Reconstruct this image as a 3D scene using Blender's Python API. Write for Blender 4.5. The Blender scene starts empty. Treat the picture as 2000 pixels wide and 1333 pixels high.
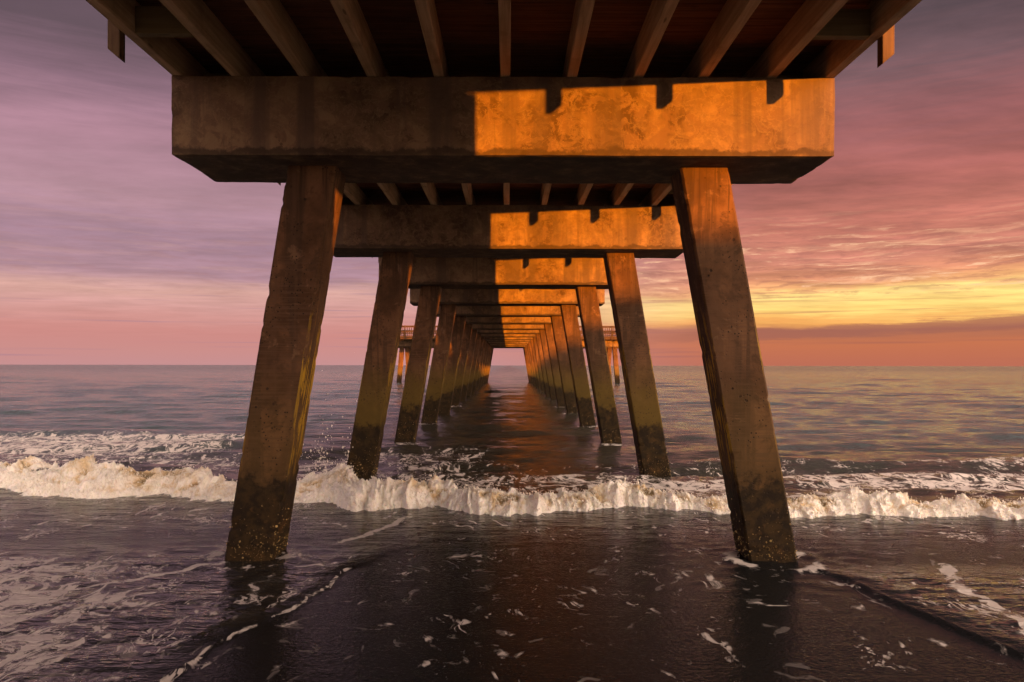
import bpy, bmesh, math, random
import numpy as np
from mathutils import Vector, Matrix
R = math.radians
random.seed(7); rng = np.random.default_rng(7)
scn = bpy.context.scene
COL = scn.collection

# ------------------------------------------------------------------ camera
CAMZ = 2.05
cam = bpy.data.cameras.new('camera'); cam.lens = 27.0; cam.sensor_width = 36.0
cam.shift_y = 0.0237; cam.clip_end = 20000; cam.clip_start = 0.05
camo = bpy.data.objects.new('camera', cam); COL.objects.link(camo)
camo.matrix_world = (Matrix.Translation((0, 0, CAMZ)) @ Matrix.Rotation(R(-0.27), 4, 'Z')
                     @ Matrix.Rotation(R(90), 4, 'X') @ Matrix.Rotation(R(0.1), 4, 'Z'))
scn.camera = camo

# ------------------------------------------------------------------ light
SUN_AZ, SUN_EL = 35.8, 1.58          # the sun stands behind the camera, to the right, just above the added dune ridge
sdir = Vector((math.sin(R(SUN_AZ)) * math.cos(R(SUN_EL)), -math.cos(R(SUN_AZ)) * math.cos(R(SUN_EL)), math.sin(R(SUN_EL))))
sun = bpy.data.lights.new('sun', 'SUN'); sun.energy = 4.1; sun.angle = R(0.5); sun.color = (1.0, 0.31, 0.008)
suno = bpy.data.objects.new('sun', sun); COL.objects.link(suno)
suno.rotation_euler = (-sdir).to_track_quat('-Z', 'Y').to_euler(); suno.location = (20, -30, 12)
EXPOSURE = 2.0
NISHITA = 0.05

def lin(r, g, b):
    f = lambda c: (c / 255 / 12.92) if c / 255 <= 0.04045 else ((c / 255 + 0.055) / 1.055) ** 2.4
    return (f(r), f(g), f(b), 1)

class NT:
    """small helper that writes shader nodes"""
    def __init__(s, tree): s.t = tree; s.n = tree.nodes; s.l = tree.links
    def put(s, sock, v):
        if v is None: return
        if isinstance(v, bpy.types.NodeSocket): s.l.new(v, sock)
        else:
            if sock.type == 'RGBA' and isinstance(v, (tuple, list)) and len(v) == 3: v = (*v, 1)
            sock.default_value = v
    def node(s, typ, props=None, **ins):
        n = s.n.new(typ)
        for k, v in (props or {}).items(): setattr(n, k, v)
        for k, v in ins.items():
            key = k.replace('_', ' ')
            s.put(n.inputs[key] if key in n.inputs else n.inputs[int(k[1:])], v)
        return n
    def m(s, op, a, b=None, c=None, clamp=False):
        n = s.n.new('ShaderNodeMath'); n.operation = op; n.use_clamp = clamp
        s.put(n.inputs[0], a); s.put(n.inputs[1], b); s.put(n.inputs[2], c)
        return n.outputs[0]
    def vm(s, op, a, b=None):
        n = s.n.new('ShaderNodeVectorMath'); n.operation = op
        s.put(n.inputs[0], a); s.put(n.inputs[1], b); return n.outputs[0]
    def ss(s, v, a, b, lo=0.0, hi=1.0):
        n = s.n.new('ShaderNodeMapRange'); n.interpolation_type = 'SMOOTHSTEP'
        s.put(n.inputs['Value'], v); s.put(n.inputs['From Min'], a); s.put(n.inputs['From Max'], b)
        s.put(n.inputs['To Min'], lo); s.put(n.inputs['To Max'], hi); return n.outputs[0]
    def mix(s, f, a, b, mode='MIX'):
        n = s.n.new('ShaderNodeMix'); n.data_type = 'RGBA'; n.blend_type = mode; n.clamp_factor = True; n.clamp_result = False
        s.put(n.inputs[0], f); s.put(n.inputs[6], a); s.put(n.inputs[7], b); return n.outputs[2]
    def noise(s, vec, scale, detail=4, rough=0.55, dist=0.0):
        n = s.n.new('ShaderNodeTexNoise'); s.put(n.inputs['Vector'], vec)
        n.inputs['Scale'].default_value = scale; n.inputs['Detail'].default_value = detail
        n.inputs['Roughness'].default_value = rough; n.inputs['Distortion'].default_value = dist
        return n.outputs['Fac']
    def vor(s, vec, scale, feature='F1', out='Distance'):
        n = s.n.new('ShaderNodeTexVoronoi'); n.feature = feature; s.put(n.inputs['Vector'], vec)
        n.inputs['Scale'].default_value = scale; return n.outputs[out]
    def map(s, vec, scale=(1, 1, 1), rot=(0, 0, 0), loc=(0, 0, 0)):
        n = s.n.new('ShaderNodeMapping'); s.put(n.inputs[0], vec)
        n.inputs['Scale'].default_value = scale; n.inputs['Rotation'].default_value = rot
        n.inputs['Location'].default_value = loc; return n.outputs[0]
    def ramp(s, f, stops, mode='LINEAR'):
        n = s.n.new('ShaderNodeValToRGB'); e = n.color_ramp.elements; n.color_ramp.interpolation = mode
        while len(e) < len(stops): e.new(0.5)
        for el, (p, c) in zip(e, stops): el.position = p; el.color = c
        s.put(n.inputs[0], f); return n.outputs[0]
    def xyz(s, v):
        n = s.n.new('ShaderNodeSeparateXYZ'); s.put(n.inputs[0], v); return n.outputs
    def comb(s, x, y, z):
        n = s.n.new('ShaderNodeCombineXYZ'); s.put(n.inputs[0], x); s.put(n.inputs[1], y); s.put(n.inputs[2], z); return n.outputs[0]
    def bump(s, h, strength, dist=0.02, normal=None):
        n = s.n.new('ShaderNodeBump'); n.inputs['Strength'].default_value = strength
        s.put(n.inputs['Distance'], dist); s.put(n.inputs['Height'], h)
        if normal is not None: s.put(n.inputs['Normal'], normal)
        return n.outputs[0]

# ------------------------------------------------------------------ sky
world = bpy.data.worlds.new('World'); scn.world = world; world.use_nodes = True
world.cycles.sampling_method = 'MANUAL'; world.cycles.sample_map_resolution = 256
W = NT(world.node_tree); W.n.clear()
d = W.n.new('ShaderNodeTexCoord').outputs['Generated']
dn = W.vm('NORMALIZE', d)
dx_, dy_, dz_ = W.xyz(dn)
el = W.m('MULTIPLY', W.m('ARCSINE', dz_), 180 / math.pi)
hz = W.m('SQRT', W.m('ADD', W.m('MULTIPLY', dx_, dx_), W.m('MULTIPLY', dy_, dy_)))
sx = W.m('DIVIDE', dx_, W.m('MAXIMUM', hz, 0.001))
zc = W.m('ADD', W.m('MAXIMUM', dz_, 0.0), 0.035)
plane = W.comb(W.m('DIVIDE', dx_, zc), W.m('DIVIDE', dy_, zc), 0.0)     # the cloud layer, seen from below
big = W.noise(W.map(plane, (0.35, 0.16, 1), (0, 0, 0.35)), 1.0, 2, 0.5)
wpl = W.vm('ADD', plane, W.comb(W.m('MULTIPLY', big, 1.6), W.m('MULTIPLY', big, 0.8), 0.0))
mid = W.noise(W.map(wpl, (0.95, 1.5, 1), (0, 0, -0.25)), 1.2, 6, 0.62)
ae = W.comb(sx, W.m('ADD', el, W.m('ADD', W.m('MULTIPLY', big, 2.0), W.m('MULTIPLY', mid, 0.9))), 0.0)
low = W.noise(W.map(ae, (7.0, 2.0, 1), (0, 0, 0.04)), 1.0, 5, 0.64)
warp = W.m('MULTIPLY', W.m('SUBTRACT', low, 0.5), 2.6)
warp = W.m('ADD', warp, W.m('MULTIPLY', W.m('SUBTRACT', big, 0.5), 5.0))
elw = W.m('ADD', el, W.m('MULTIPLY', warp, W.m('ADD', W.m('MULTIPLY', W.ss(el, 0.2, 4.0), 0.5), W.m('MULTIPLY', W.ss(el, 4.6, 9.0), 0.7))))
t = W.m('DIVIDE', elw, 40.0, clamp=True)
def stops(lst): return [(e / 40.0, lin(*c)) for e, c in lst]
left = W.ramp(t, stops([(0, (196, 142, 142)), (1.0, (200, 140, 136)), (2.2, (200, 136, 132)), (4.2, (204, 152, 150)), (5.4, (206, 158, 152)), (6.4, (164, 126, 144)),
                        (9, (152, 116, 138)), (12, (168, 126, 142)), (15.5, (164, 118, 136)), (18.5, (126, 90, 108)), (21.5, (84, 60, 73)), (40, (74, 50, 64))]))
right = W.ramp(t, stops([(0, (186, 108, 86)), (1.5, (196, 114, 80)), (2.5, (170, 106, 84)), (3.0, (240, 168, 92)), (3.6, (255, 210, 120)), (4.8, (255, 218, 134)), (5.3, (238, 172, 114)),
                         (6.0, (212, 136, 104)), (7.5, (200, 124, 106)), (9.5, (188, 108, 94)), (12.5, (164, 90, 84)), (16, (146, 84, 86)), (19.5, (102, 72, 78)), (23, (78, 60, 68)), (40, (62, 46, 54))]))
side = W.ss(sx, -0.10, 0.33)
base = W.mix(side, left, right)
# clouds: bright and dark wisps, mottled higher up, streaked near the horizon
mod = W.m('MULTIPLY', W.m('SUBTRACT', mid, 0.5), W.ss(sx, -0.25, 0.35, 0.95, 1.75))
mod = W.m('MULTIPLY', mod, W.ss(el, 1.0, 6.0))
gain = W.m('ADD', 1.0, mod)
cloud = W.mix(1.0, base, W.comb(gain, gain, gain), 'MULTIPLY')
hl = W.m('MULTIPLY', W.ss(low, 0.49, 0.66), W.m('MULTIPLY', W.ss(el, 4.5, 6.0), W.ss(el, 12.0, 6.5)))
hl = W.m('MULTIPLY', hl, W.ss(side, 0.3, 0.9, 0.08, 0.55))
cloud = W.mix(hl, cloud, lin(250, 186, 146))
mack = W.noise(W.map(ae, (26.0, 3.6, 1), (0, 0, 0.12)), 1.0, 4, 0.6)        # broken, lit flakes of cloud
mk = W.m('MULTIPLY', W.m('MULTIPLY', W.ss(mack, 0.53, 0.66), W.ss(low, 0.44, 0.56)), W.m('MULTIPLY', W.ss(el, 4.6, 5.6), W.ss(el, 11.0, 6.5)))
cloud = W.mix(W.m('MULTIPLY', mk, W.ss(side, 0.2, 0.9, 0.05, 0.8)), cloud, lin(255, 200, 158))
edge_c = W.m('MULTIPLY', W.ss(mack, 0.50, 0.38), W.m('MULTIPLY', W.ss(el, 4.4, 5.0), W.ss(el, 14.0, 7.0)))
cloud = W.mix(W.m('MULTIPLY', edge_c, W.ss(side, 0.2, 0.9, 0.10, 0.38)), cloud, lin(150, 88, 84))
bars = W.noise(W.map(W.comb(sx, el, 0.0), (2.6, 2.4, 1), (0, 0, 0.03), (3.1, 1.7, 0)), 1.0, 3, 0.55)
bm_ = W.m('MULTIPLY', W.ss(bars, 0.56, 0.68), W.m('MULTIPLY', W.ss(el, 0.25, 0.8), W.ss(el, 7.5, 4.0)))
cloud = W.mix(W.m('MULTIPLY', bm_, 0.6), cloud, W.mix(side, lin(160, 124, 142), lin(168, 100, 84)))
bar_c = W.m('ADD', W.m('SUBTRACT', el, W.m('ADD', 2.15, W.m('MULTIPLY', W.m('SUBTRACT', sx, 0.3), 2.6))), W.m('MULTIPLY', W.m('SUBTRACT', low, 0.5), 1.3))
bar_m = W.m('MULTIPLY', W.ss(W.m('ABSOLUTE', bar_c), 0.50, 0.22), W.m('MULTIPLY', W.ss(sx, 0.12, 0.32), W.ss(dy_, -0.2, 0.3)))
cloud = W.mix(W.m('MULTIPLY', bar_m, 0.75), cloud, lin(158, 98, 86))
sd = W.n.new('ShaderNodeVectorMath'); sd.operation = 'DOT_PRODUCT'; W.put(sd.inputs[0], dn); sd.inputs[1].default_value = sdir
near_sun = W.ss(sd.outputs['Value'], -0.30, 1.0)                        # cloud deck brightened out of view, towards the sun, to light the foam
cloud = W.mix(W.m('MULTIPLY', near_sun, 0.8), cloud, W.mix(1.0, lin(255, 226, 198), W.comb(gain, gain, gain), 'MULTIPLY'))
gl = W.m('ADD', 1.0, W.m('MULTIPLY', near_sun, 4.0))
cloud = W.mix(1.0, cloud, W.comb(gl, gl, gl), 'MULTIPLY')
sky = W.n.new('ShaderNodeTexSky'); sky.sky_type = 'NISHITA'; sky.sun_disc = False
sky.sun_elevation = R(SUN_EL); sky.sun_rotation = math.atan2(sdir.x, sdir.y); sky.air_density = 1.0; sky.dust_density = 3.0
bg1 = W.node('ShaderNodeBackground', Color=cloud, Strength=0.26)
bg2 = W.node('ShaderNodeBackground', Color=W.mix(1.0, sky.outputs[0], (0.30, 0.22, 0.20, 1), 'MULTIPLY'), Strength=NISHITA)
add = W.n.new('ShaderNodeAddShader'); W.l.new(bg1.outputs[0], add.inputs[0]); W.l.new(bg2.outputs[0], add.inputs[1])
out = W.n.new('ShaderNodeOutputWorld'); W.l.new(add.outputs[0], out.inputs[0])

vs = scn.view_settings; vs.view_transform = 'Standard'; vs.look = 'None'; vs.exposure = EXPOSURE; vs.gamma = 1.0; vs.use_curve_mapping = False
scn.render.engine = 'CYCLES'
cy = scn.cycles; cy.use_denoising = True; cy.max_bounces = 5; cy.diffuse_bounces = 3; cy.glossy_bounces = 3
cy.use_adaptive_sampling = True; cy.adaptive_threshold = 0.025; cy.adaptive_min_samples = 16
cy.sample_clamp_indirect = 6.0; cy.blur_glossy = 0.5
try: cy.denoiser = 'OPENIMAGEDENOISE'
except Exception: pass

# ------------------------------------------------------------------ numpy noise
_perm = rng.permutation(256); _perm = np.concatenate([_perm, _perm, _perm])
_g = rng.normal(size=(256, 3)); _g /= np.linalg.norm(_g, axis=1)[:, None]
def perlin(x, y, z):
    xi = np.floor(x).astype(np.int64); yi = np.floor(y).astype(np.int64); zi = np.floor(z).astype(np.int64)
    xf = x - xi; yf = y - yi; zf = z - zi; xi &= 255; yi &= 255; zi &= 255
    f = lambda t: t * t * t * (t * (t * 6 - 15) + 10)
    u, v, w = f(xf), f(yf), f(zf)
    def gr(a, b, c):
        h = _perm[_perm[_perm[xi + a] + yi + b] + zi + c] & 255
        g = _g[h]; return g[..., 0] * (xf - a) + g[..., 1] * (yf - b) + g[..., 2] * (zf - c)
    L = lambda a, b, t: a + t * (b - a)
    return 1.6 * L(L(L(gr(0,0,0), gr(1,0,0), u), L(gr(0,1,0), gr(1,1,0), u), v),
                   L(L(gr(0,0,1), gr(1,0,1), u), L(gr(0,1,1), gr(1,1,1), u), v), w)
def sstep(v, a, b):
    t = np.clip((v - a) / (b - a), 0, 1); return t * t * (3 - 2 * t)

# ------------------------------------------------------------------ object helpers
def setp(o, label=None, cat=None, group=None, kind=None):
    if label: o['label'] = label
    if cat: o['category'] = cat
    if group: o['group'] = group
    if kind: o['kind'] = kind
    return o
def link(name, me, mat=None, parent=None):
    o = bpy.data.objects.new(name, me); COL.objects.link(o)
    if mat is not None and me is not None and len(me.materials) == 0: me.materials.append(mat)
    if parent is not None: o.parent = parent
    return o
def mesh_np(name, v, f, smooth=True):
    me = bpy.data.meshes.new(name)
    v = np.asarray(v, dtype=np.float32); f = np.asarray(f, dtype=np.int32); k = f.shape[1]
    me.vertices.add(len(v)); me.vertices.foreach_set('co', v.ravel())
    me.loops.add(f.size); me.loops.foreach_set('vertex_index', f.ravel())
    me.polygons.add(len(f)); me.polygons.foreach_set('loop_start', np.arange(0, f.size, k, dtype=np.int32))
    me.polygons.foreach_set('use_smooth', np.full(len(f), smooth))
    me.update(); me.validate(); return me
def grid_faces(nu, nv):
    a = (np.arange(nu - 1)[:, None] * nv + np.arange(nv - 1)[None, :]).ravel()
    return np.stack([a, a + nv, a + nv + 1, a + 1], 1)
def fattr(me, name, vals):
    a = me.attributes.new(name, 'FLOAT', 'POINT'); a.data.foreach_set('value', np.asarray(vals, dtype=np.float32).ravel())
def box_bm(bm, x0, x1, y0, y1, z0, z1, bev=0.0):
    vs = [bm.verts.new(p) for p in ((x0,y0,z0),(x1,y0,z0),(x1,y1,z0),(x0,y1,z0),(x0,y0,z1),(x1,y0,z1),(x1,y1,z1),(x0,y1,z1))]
    fs = [bm.faces.new([vs[i] for i in q]) for q in ((3,2,1,0),(4,5,6,7),(0,1,5,4),(1,2,6,5),(2,3,7,6),(3,0,4,7))]
    if bev > 0:
        es = list({e for f in fs for e in f.edges})
        bmesh.ops.bevel(bm, geom=es, offset=bev, segments=1, affect='EDGES')
def bm_mesh(name, bm, smooth=False):
    bmesh.ops.recalc_face_normals(bm, faces=bm.faces[:])
    me = bpy.data.meshes.new(name); bm.to_mesh(me); bm.free()
    for p in me.polygons: p.use_smooth = smooth
    return me
def box_mesh(name, *a, bev=0.006):
    bm = bmesh.new(); box_bm(bm, *a, bev=bev); return bm_mesh(name, bm)

# ------------------------------------------------------------------ materials
def new_mat(name):
    m = bpy.data.materials.new(name); m.use_nodes = True
    N = NT(m.node_tree); N.n.clear()
    b = N.n.new('ShaderNodeBsdfPrincipled'); o = N.n.new('ShaderNodeOutputMaterial'); N.l.new(b.outputs[0], o.inputs[0])
    return m, N, b
def rnd_coord(N):
    tc = N.n.new('ShaderNodeTexCoord').outputs['Object']
    oi = N.n.new('ShaderNodeObjectInfo').outputs['Random']
    off = N.comb(N.m('MULTIPLY', oi, 37.0), N.m('MULTIPLY', oi, 91.0), N.m('MULTIPLY', oi, 53.0))
    return tc, N.vm('ADD', tc, off)

def mat_cap():
    m, N, b = new_mat('cap_concrete')
    tc, p = rnd_coord(N); x, y, z = N.xyz(tc)
    n1 = N.noise(p, 1.3, 6, 0.6, 0.4); n2 = N.noise(p, 6.0, 6, 0.65, 0.6); n3 = N.noise(p, 40.0, 3)
    c = N.mix(N.ss(n1, 0.38, 0.62), (0.066, 0.038, 0.022), (0.208, 0.132, 0.074))
    c = N.mix(N.m('MULTIPLY', N.ss(n2, 0.47, 0.57), 0.82), c, (0.14, 0.082, 0.05))
    sw = N.noise(N.vm('ADD', N.map(p, (2.2, 2.2, 3.6), (0, 0.6, 0)), N.vm('MULTIPLY', N.comb(n1, n2, n1), (1.2, 1.2, 1.2))), 1.6, 5, 0.6, 1.2)
    c = N.mix(N.m('MULTIPLY', N.ss(N.m('ABSOLUTE', N.m('SUBTRACT', sw, 0.5)), 0.035, 0.0), 0.4), c, (0.229, 0.159, 0.092))
    st = N.noise(N.map(p, (3.0, 3.0, 0.16)), 1.0, 5, 0.6, 0.2)                 # run-off streaks down the face
    stm = N.m('MULTIPLY', N.ss(st, 0.47, 0.62), 0.78)
    c = N.mix(stm, c, (0.085, 0.055, 0.04))
    st2 = N.noise(N.map(p, (9.0, 9.0, 0.35)), 1.0, 4, 0.6, 0.3)
    c = N.mix(N.m('MULTIPLY', N.ss(st2, 0.60, 0.70), 0.35), c, (0.07, 0.043, 0.03))
    ed = N.m('ADD', z, N.m('MULTIPLY', N.m('SUBTRACT', N.noise(p, 4.5, 6, 0.68), 0.5), 0.22))   # crust along the lower arris
    edge = N.m('MULTIPLY', N.ss(ed, 0.085, 0.045), N.ss(ed, -0.06, 0.02))
    c = N.mix(N.m('MULTIPLY', edge, 0.8), c, (0.04, 0.026, 0.018))
    spall = N.m('MULTIPLY', N.ss(N.noise(p, 3.6, 8, 0.72, 0.3), 0.60, 0.64), N.ss(z, 0.42, 0.1))
    c = N.mix(N.m('MULTIPLY', spall, 0.75), c, (0.075, 0.042, 0.025))
    pit = N.ss(N.vor(p, 17.0), 0.10, 0.05); pit = N.m('MULTIPLY', pit, N.ss(N.noise(p, 3.0, 2), 0.52, 0.6))
    c = N.mix(N.m('MULTIPLY', pit, 0.7), c, (0.05, 0.035, 0.03))
    N.put(b.inputs['Base Color'], c); b.inputs['Roughness'].default_value = 0.85; b.inputs['Specular IOR Level'].default_value = 0.2
    h = N.m('ADD', N.m('MULTIPLY', n2, 0.6), N.m('MULTIPLY', n3, 0.15)); h = N.m('SUBTRACT', h, N.m('MULTIPLY', pit, 0.8))
    N.put(b.inputs['Normal'], N.bump(h, 0.5, 0.012))
    return m

def mat_pile():
    m, N, b = new_mat('pile_concrete')
    tc, p = rnd_coord(N)
    g = N.n.new('ShaderNodeNewGeometry'); gx, gy, gz = N.xyz(g.outputs['Position']); nx, ny, nz = N.xyz(g.outputs['True Normal'])
    n1 = N.noise(p, 1.6, 6, 0.6, 0.3); n2 = N.noise(p, 8.0, 6, 0.65, 0.3); n3 = N.noise(p, 45.0, 3)
    c = N.mix(N.ss(n1, 0.38, 0.62), (0.060, 0.029, 0.014), (0.138, 0.069, 0.034))
    band = N.noise(N.map(p, (3.4, 3.4, 0.14)), 1.0, 4, 0.6, 0.15)
    c = N.mix(N.m('MULTIPLY', N.ss(band, 0.49, 0.56), 0.72), c, (0.045, 0.025, 0.015))
    form = N.noise(N.map(p, (1.2, 1.2, 55.0)), 1.0, 3, 0.6, 0.1)                 # fine horizontal form lines
    fm = N.m('MULTIPLY', N.ss(form, 0.46, 0.60), N.ss(gz, 3.8, 2.6))
    fm = N.m('MULTIPLY', fm, N.ss(N.noise(p, 1.1, 3), 0.34, 0.54))
    c = N.mix(N.m('MULTIPLY', fm, 0.72), c, (0.09, 0.05, 0.03))
    st = N.noise(N.map(p, (8.0, 8.0, 0.5)), 1.0, 5, 0.6, 0.3)
    c = N.mix(N.m('MULTIPLY', N.ss(st, 0.48, 0.62), 0.55), c, (0.085, 0.045, 0.025))
    blot = N.noise(p, 3.2, 7, 0.7, 0.4)
    c = N.mix(N.m('MULTIPLY', N.ss(blot, 0.52, 0.62), 0.55), c, (0.040, 0.021, 0.012))
    c = N.mix(N.m('MULTIPLY', N.ss(blot, 0.42, 0.34), 0.45), c, (0.20, 0.115, 0.065))
    drip = N.noise(N.map(p, (17.0, 17.0, 0.7)), 1.0, 4, 0.65)
    c = N.mix(N.m('MULTIPLY', N.m('MULTIPLY', N.ss(drip, 0.52, 0.62), N.ss(gz, 2.9, 3.9)), 0.65), c, (0.036, 0.020, 0.012))
    ocr = N.noise(N.map(p, (14.0, 14.0, 0.45), (0, 0, 0.3)), 1.0, 4, 0.6, 0.2)        # ochre streaks on the two side faces
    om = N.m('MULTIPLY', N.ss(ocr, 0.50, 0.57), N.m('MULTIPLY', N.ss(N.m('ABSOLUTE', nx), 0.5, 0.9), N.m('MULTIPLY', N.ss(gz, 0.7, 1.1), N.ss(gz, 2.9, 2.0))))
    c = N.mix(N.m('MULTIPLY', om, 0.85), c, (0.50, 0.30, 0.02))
    # algae and dark growth near the water
    wob = N.m('MULTIPLY', N.m('SUBTRACT', N.noise(p, 2.6, 6, 0.65), 0.5), 0.9)
    zz = N.m('ADD', gz, wob); far = N.ss(gy, 8.5, 13.5)
    alg = N.m('MULTIPLY', N.ss(zz, 2.3, 1.1), N.m('ADD', 0.30, N.m('MULTIPLY', far, 0.6)))
    c = N.mix(alg, c, (0.105, 0.071, 0.015))
    zb = N.m('ADD', gz, N.m('MULTIPLY', N.m('SUBTRACT', N.noise(p, 5.0, 8, 0.74, 0.3), 0.5), 1.0))
    top = N.m('ADD', 0.86, N.m('MULTIPLY', far, 0.06))
    dark = N.m('ADD', N.m('MULTIPLY', N.ss(zb, N.m('ADD', top, 0.09), N.m('SUBTRACT', top, 0.07)), 0.72), N.m('MULTIPLY', N.ss(zb, N.m('ADD', top, 0.75), N.m('SUBTRACT', top, 0.1)), 0.28))
    mos = N.ss(N.noise(p, 9.0, 7, 0.7, 0.2), 0.40, 0.62)
    dcol = N.mix(mos, (0.008, 0.005, 0.003), (0.030, 0.018, 0.006))
    rst = N.m('MULTIPLY', N.ss(N.noise(p, 5.0, 6, 0.7), 0.55, 0.68), 0.7); dcol = N.mix(rst, dcol, (0.085, 0.045, 0.016))
    c = N.mix(N.m('MULTIPLY', dark, 0.95), c, dcol)
    v = N.vor(p, 24.0); pk = N.noise(p, 2.4, 2); pit = N.m('MULTIPLY', N.ss(v, 0.25, 0.15), N.ss(pk, 0.46, 0.58))
    v2 = N.vor(p, 9.0); pit2 = N.m('MULTIPLY', N.ss(N.m('ADD', v2, N.m('MULTIPLY', N.m('SUBTRACT', n3, 0.5), 0.14)), 0.17, 0.11), N.ss(N.noise(p, 1.7, 2), 0.50, 0.60)); pit = N.m('MAXIMUM', pit, pit2)
    c = N.mix(N.m('MULTIPLY', pit, 0.9), c, (0.018, 0.011, 0.008))
    N.put(b.inputs['Base Color'], c); b.inputs['Specular IOR Level'].default_value = 0.14
    N.put(b.inputs['Roughness'], N.m('SUBTRACT', 0.8, N.m('MULTIPLY', dark, 0.15)))
    h = N.m('ADD', N.m('MULTIPLY', n2, 0.5), N.m('MULTIPLY', n3, 0.15)); h = N.m('SUBTRACT', h, N.m('MULTIPLY', pit, 0.9))
    N.put(b.inputs['Normal'], N.bump(h, 0.55, 0.012))
    return m

def mat_wood(name, c0, c1, axis='y', grain=1.0, rough=0.75):
    m, N, b = new_mat(name)
    tc, p = rnd_coord(N)
    sc = {'y': (26, 1.1, 26), 'x': (1.1, 26, 26), 'z': (26, 26, 1.1)}[axis]
    g = N.noise(N.map(p, sc), 1.0, 5, 0.6, 0.5); n = N.noise(p, 2.2, 5, 0.6); f = N.noise(p, 60, 2)
    c = N.mix(N.ss(g, 0.35, 0.68), c0, c1)
    c = N.mix(N.m('MULTIPLY', N.ss(n, 0.48, 0.7), 0.5), c, tuple(0.45 * v for v in c0))
    kn = N.ss(N.vor(N.map(p, {'y': (6, 1.3, 6), 'x': (1.3, 6, 6), 'z': (6, 6, 1.3)}[axis]), 1.0), 0.10, 0.05)
    c = N.mix(N.m('MULTIPLY', kn, 0.7), c, tuple(0.25 * v for v in c0))
    N.put(b.inputs['Base Color'], c); b.inputs['Roughness'].default_value = rough; b.inputs['Specular IOR Level'].default_value = 0.2
    N.put(b.inputs['Normal'], N.bump(N.m('ADD', g, N.m('MULTIPLY', f, 0.2)), 0.35, 0.006))
    return m

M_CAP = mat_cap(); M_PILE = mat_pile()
M_JOIST = mat_wood('joist_timber', (0.30, 0.195, 0.110), (0.44, 0.300, 0.180), 'y')
M_BLOCK = mat_wood('blocking_timber', (0.120, 0.085, 0.040), (0.160, 0.115, 0.060), 'x')
M_PLANK = mat_wood('plank_timber', (0.095, 0.038, 0.022), (0.165, 0.068, 0.038), 'x')
M_POST = mat_wood('post_timber', (0.069, 0.039, 0.022), (0.104, 0.061, 0.032), 'z')
M_RAIL = mat_wood('railing_timber', (0.045, 0.022, 0.009), (0.066, 0.034, 0.014), 'x')

# ------------------------------------------------------------------ the beach (ground)
XC = 0.0                      # pier axis
def sand_h(x, y):
    z = np.where(y > 1.5, -0.035 * (y - 1.5), 0.05 * (1.5 - y))
    z = np.maximum(z, -6.0); z = np.where(y < -18, 0.05 * 19.5 + 0 * x, z)
    right = 1.0
    crest = (3.95 * right + 0.30 * perlin(x * 0.06, 0 * x + 3.3, 0 * x) + 0.16 * perlin(x * 0.21, 0 * x + 7.7, 0 * x)) * np.exp(-((y + 31) / 6.5) ** 2)  # unseen dune ridge, its crest height set to shade the lower piles
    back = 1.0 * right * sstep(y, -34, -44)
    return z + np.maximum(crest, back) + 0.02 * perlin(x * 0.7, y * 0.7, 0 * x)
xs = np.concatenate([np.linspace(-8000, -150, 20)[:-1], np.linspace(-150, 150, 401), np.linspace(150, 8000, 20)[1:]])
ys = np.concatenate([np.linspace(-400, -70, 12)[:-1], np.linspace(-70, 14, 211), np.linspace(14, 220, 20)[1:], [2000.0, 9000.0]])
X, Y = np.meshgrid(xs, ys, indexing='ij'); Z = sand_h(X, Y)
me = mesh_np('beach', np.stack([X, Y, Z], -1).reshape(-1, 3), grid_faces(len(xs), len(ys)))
m, N, b = new_mat('sand'); g = N.n.new('ShaderNodeNewGeometry').outputs['Position']; gx, gy, gz = N.xyz(g)
wet = N.ss(gz, 0.75, 0.15); n = N.noise(g, 3.0, 6, 0.6); n2 = N.noise(g, 60.0, 3)
c = N.mix(N.ss(n, 0.35, 0.65), (0.33, 0.26, 0.19), (0.40, 0.32, 0.235)); c = N.mix(wet, c, (0.075, 0.058, 0.046))
N.put(b.inputs['Base Color'], c); N.put(b.inputs['Roughness'], N.m('SUBTRACT', 0.9, N.m('MULTIPLY', wet, 0.6)))
N.put(b.inputs['Normal'], N.bump(N.m('ADD', n, N.m('MULTIPLY', n2, 0.3)), 0.4, 0.03))
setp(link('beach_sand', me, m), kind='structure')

# ------------------------------------------------------------------ the sea (with the thin wash in front)
def axis_pts(start, near, stopn, k1, stop1, k2, end):
    p = [start]
    while p[-1] < end:
        v = abs(p[-1]); p.append(p[-1] + (near if v < stopn else max(near, k1 * v) if v < stop1 else k2 * v))
    return np.array(p)
ys = axis_pts(0.6, 0.03, 5.0, 0.0066, 280, 0.04, 9500)
xp = axis_pts(0.0, 0.036, 4.0, 0.013, 170, 0.06, 9500); xs = np.concatenate([-xp[::-1][:-1], xp])
X, Y = np.meshgrid(xs, ys, indexing='ij')
SP = np.maximum(np.gradient(xs)[:, None] * 0.6, np.gradient(ys)[None, :])
WF = np.array([(-40,14.5),(-20,13.8),(-12,13.2),(-8.45,12.7),(-7.4,12.1),(-6.2,11.85),(-5.4,12.0),(-4.2,11.56),(-3.0,11.4),(-2.6,11.3),(-2.15,10.75),(-1.6,10.9),(-1.0,11.05),(-0.65,10.7),(-0.23,10.46),
               (0.3,10.6),(0.77,10.8),(1.3,10.85),(1.97,11.06),(2.5,10.8),(2.87,10.57),(3.4,10.5),(3.9,10.3),(4.7,10.5),(5.6,10.35),(6.85,10.2),(9,10.1),(13,10.6),(22,11.4),(40,12.5)])
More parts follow.
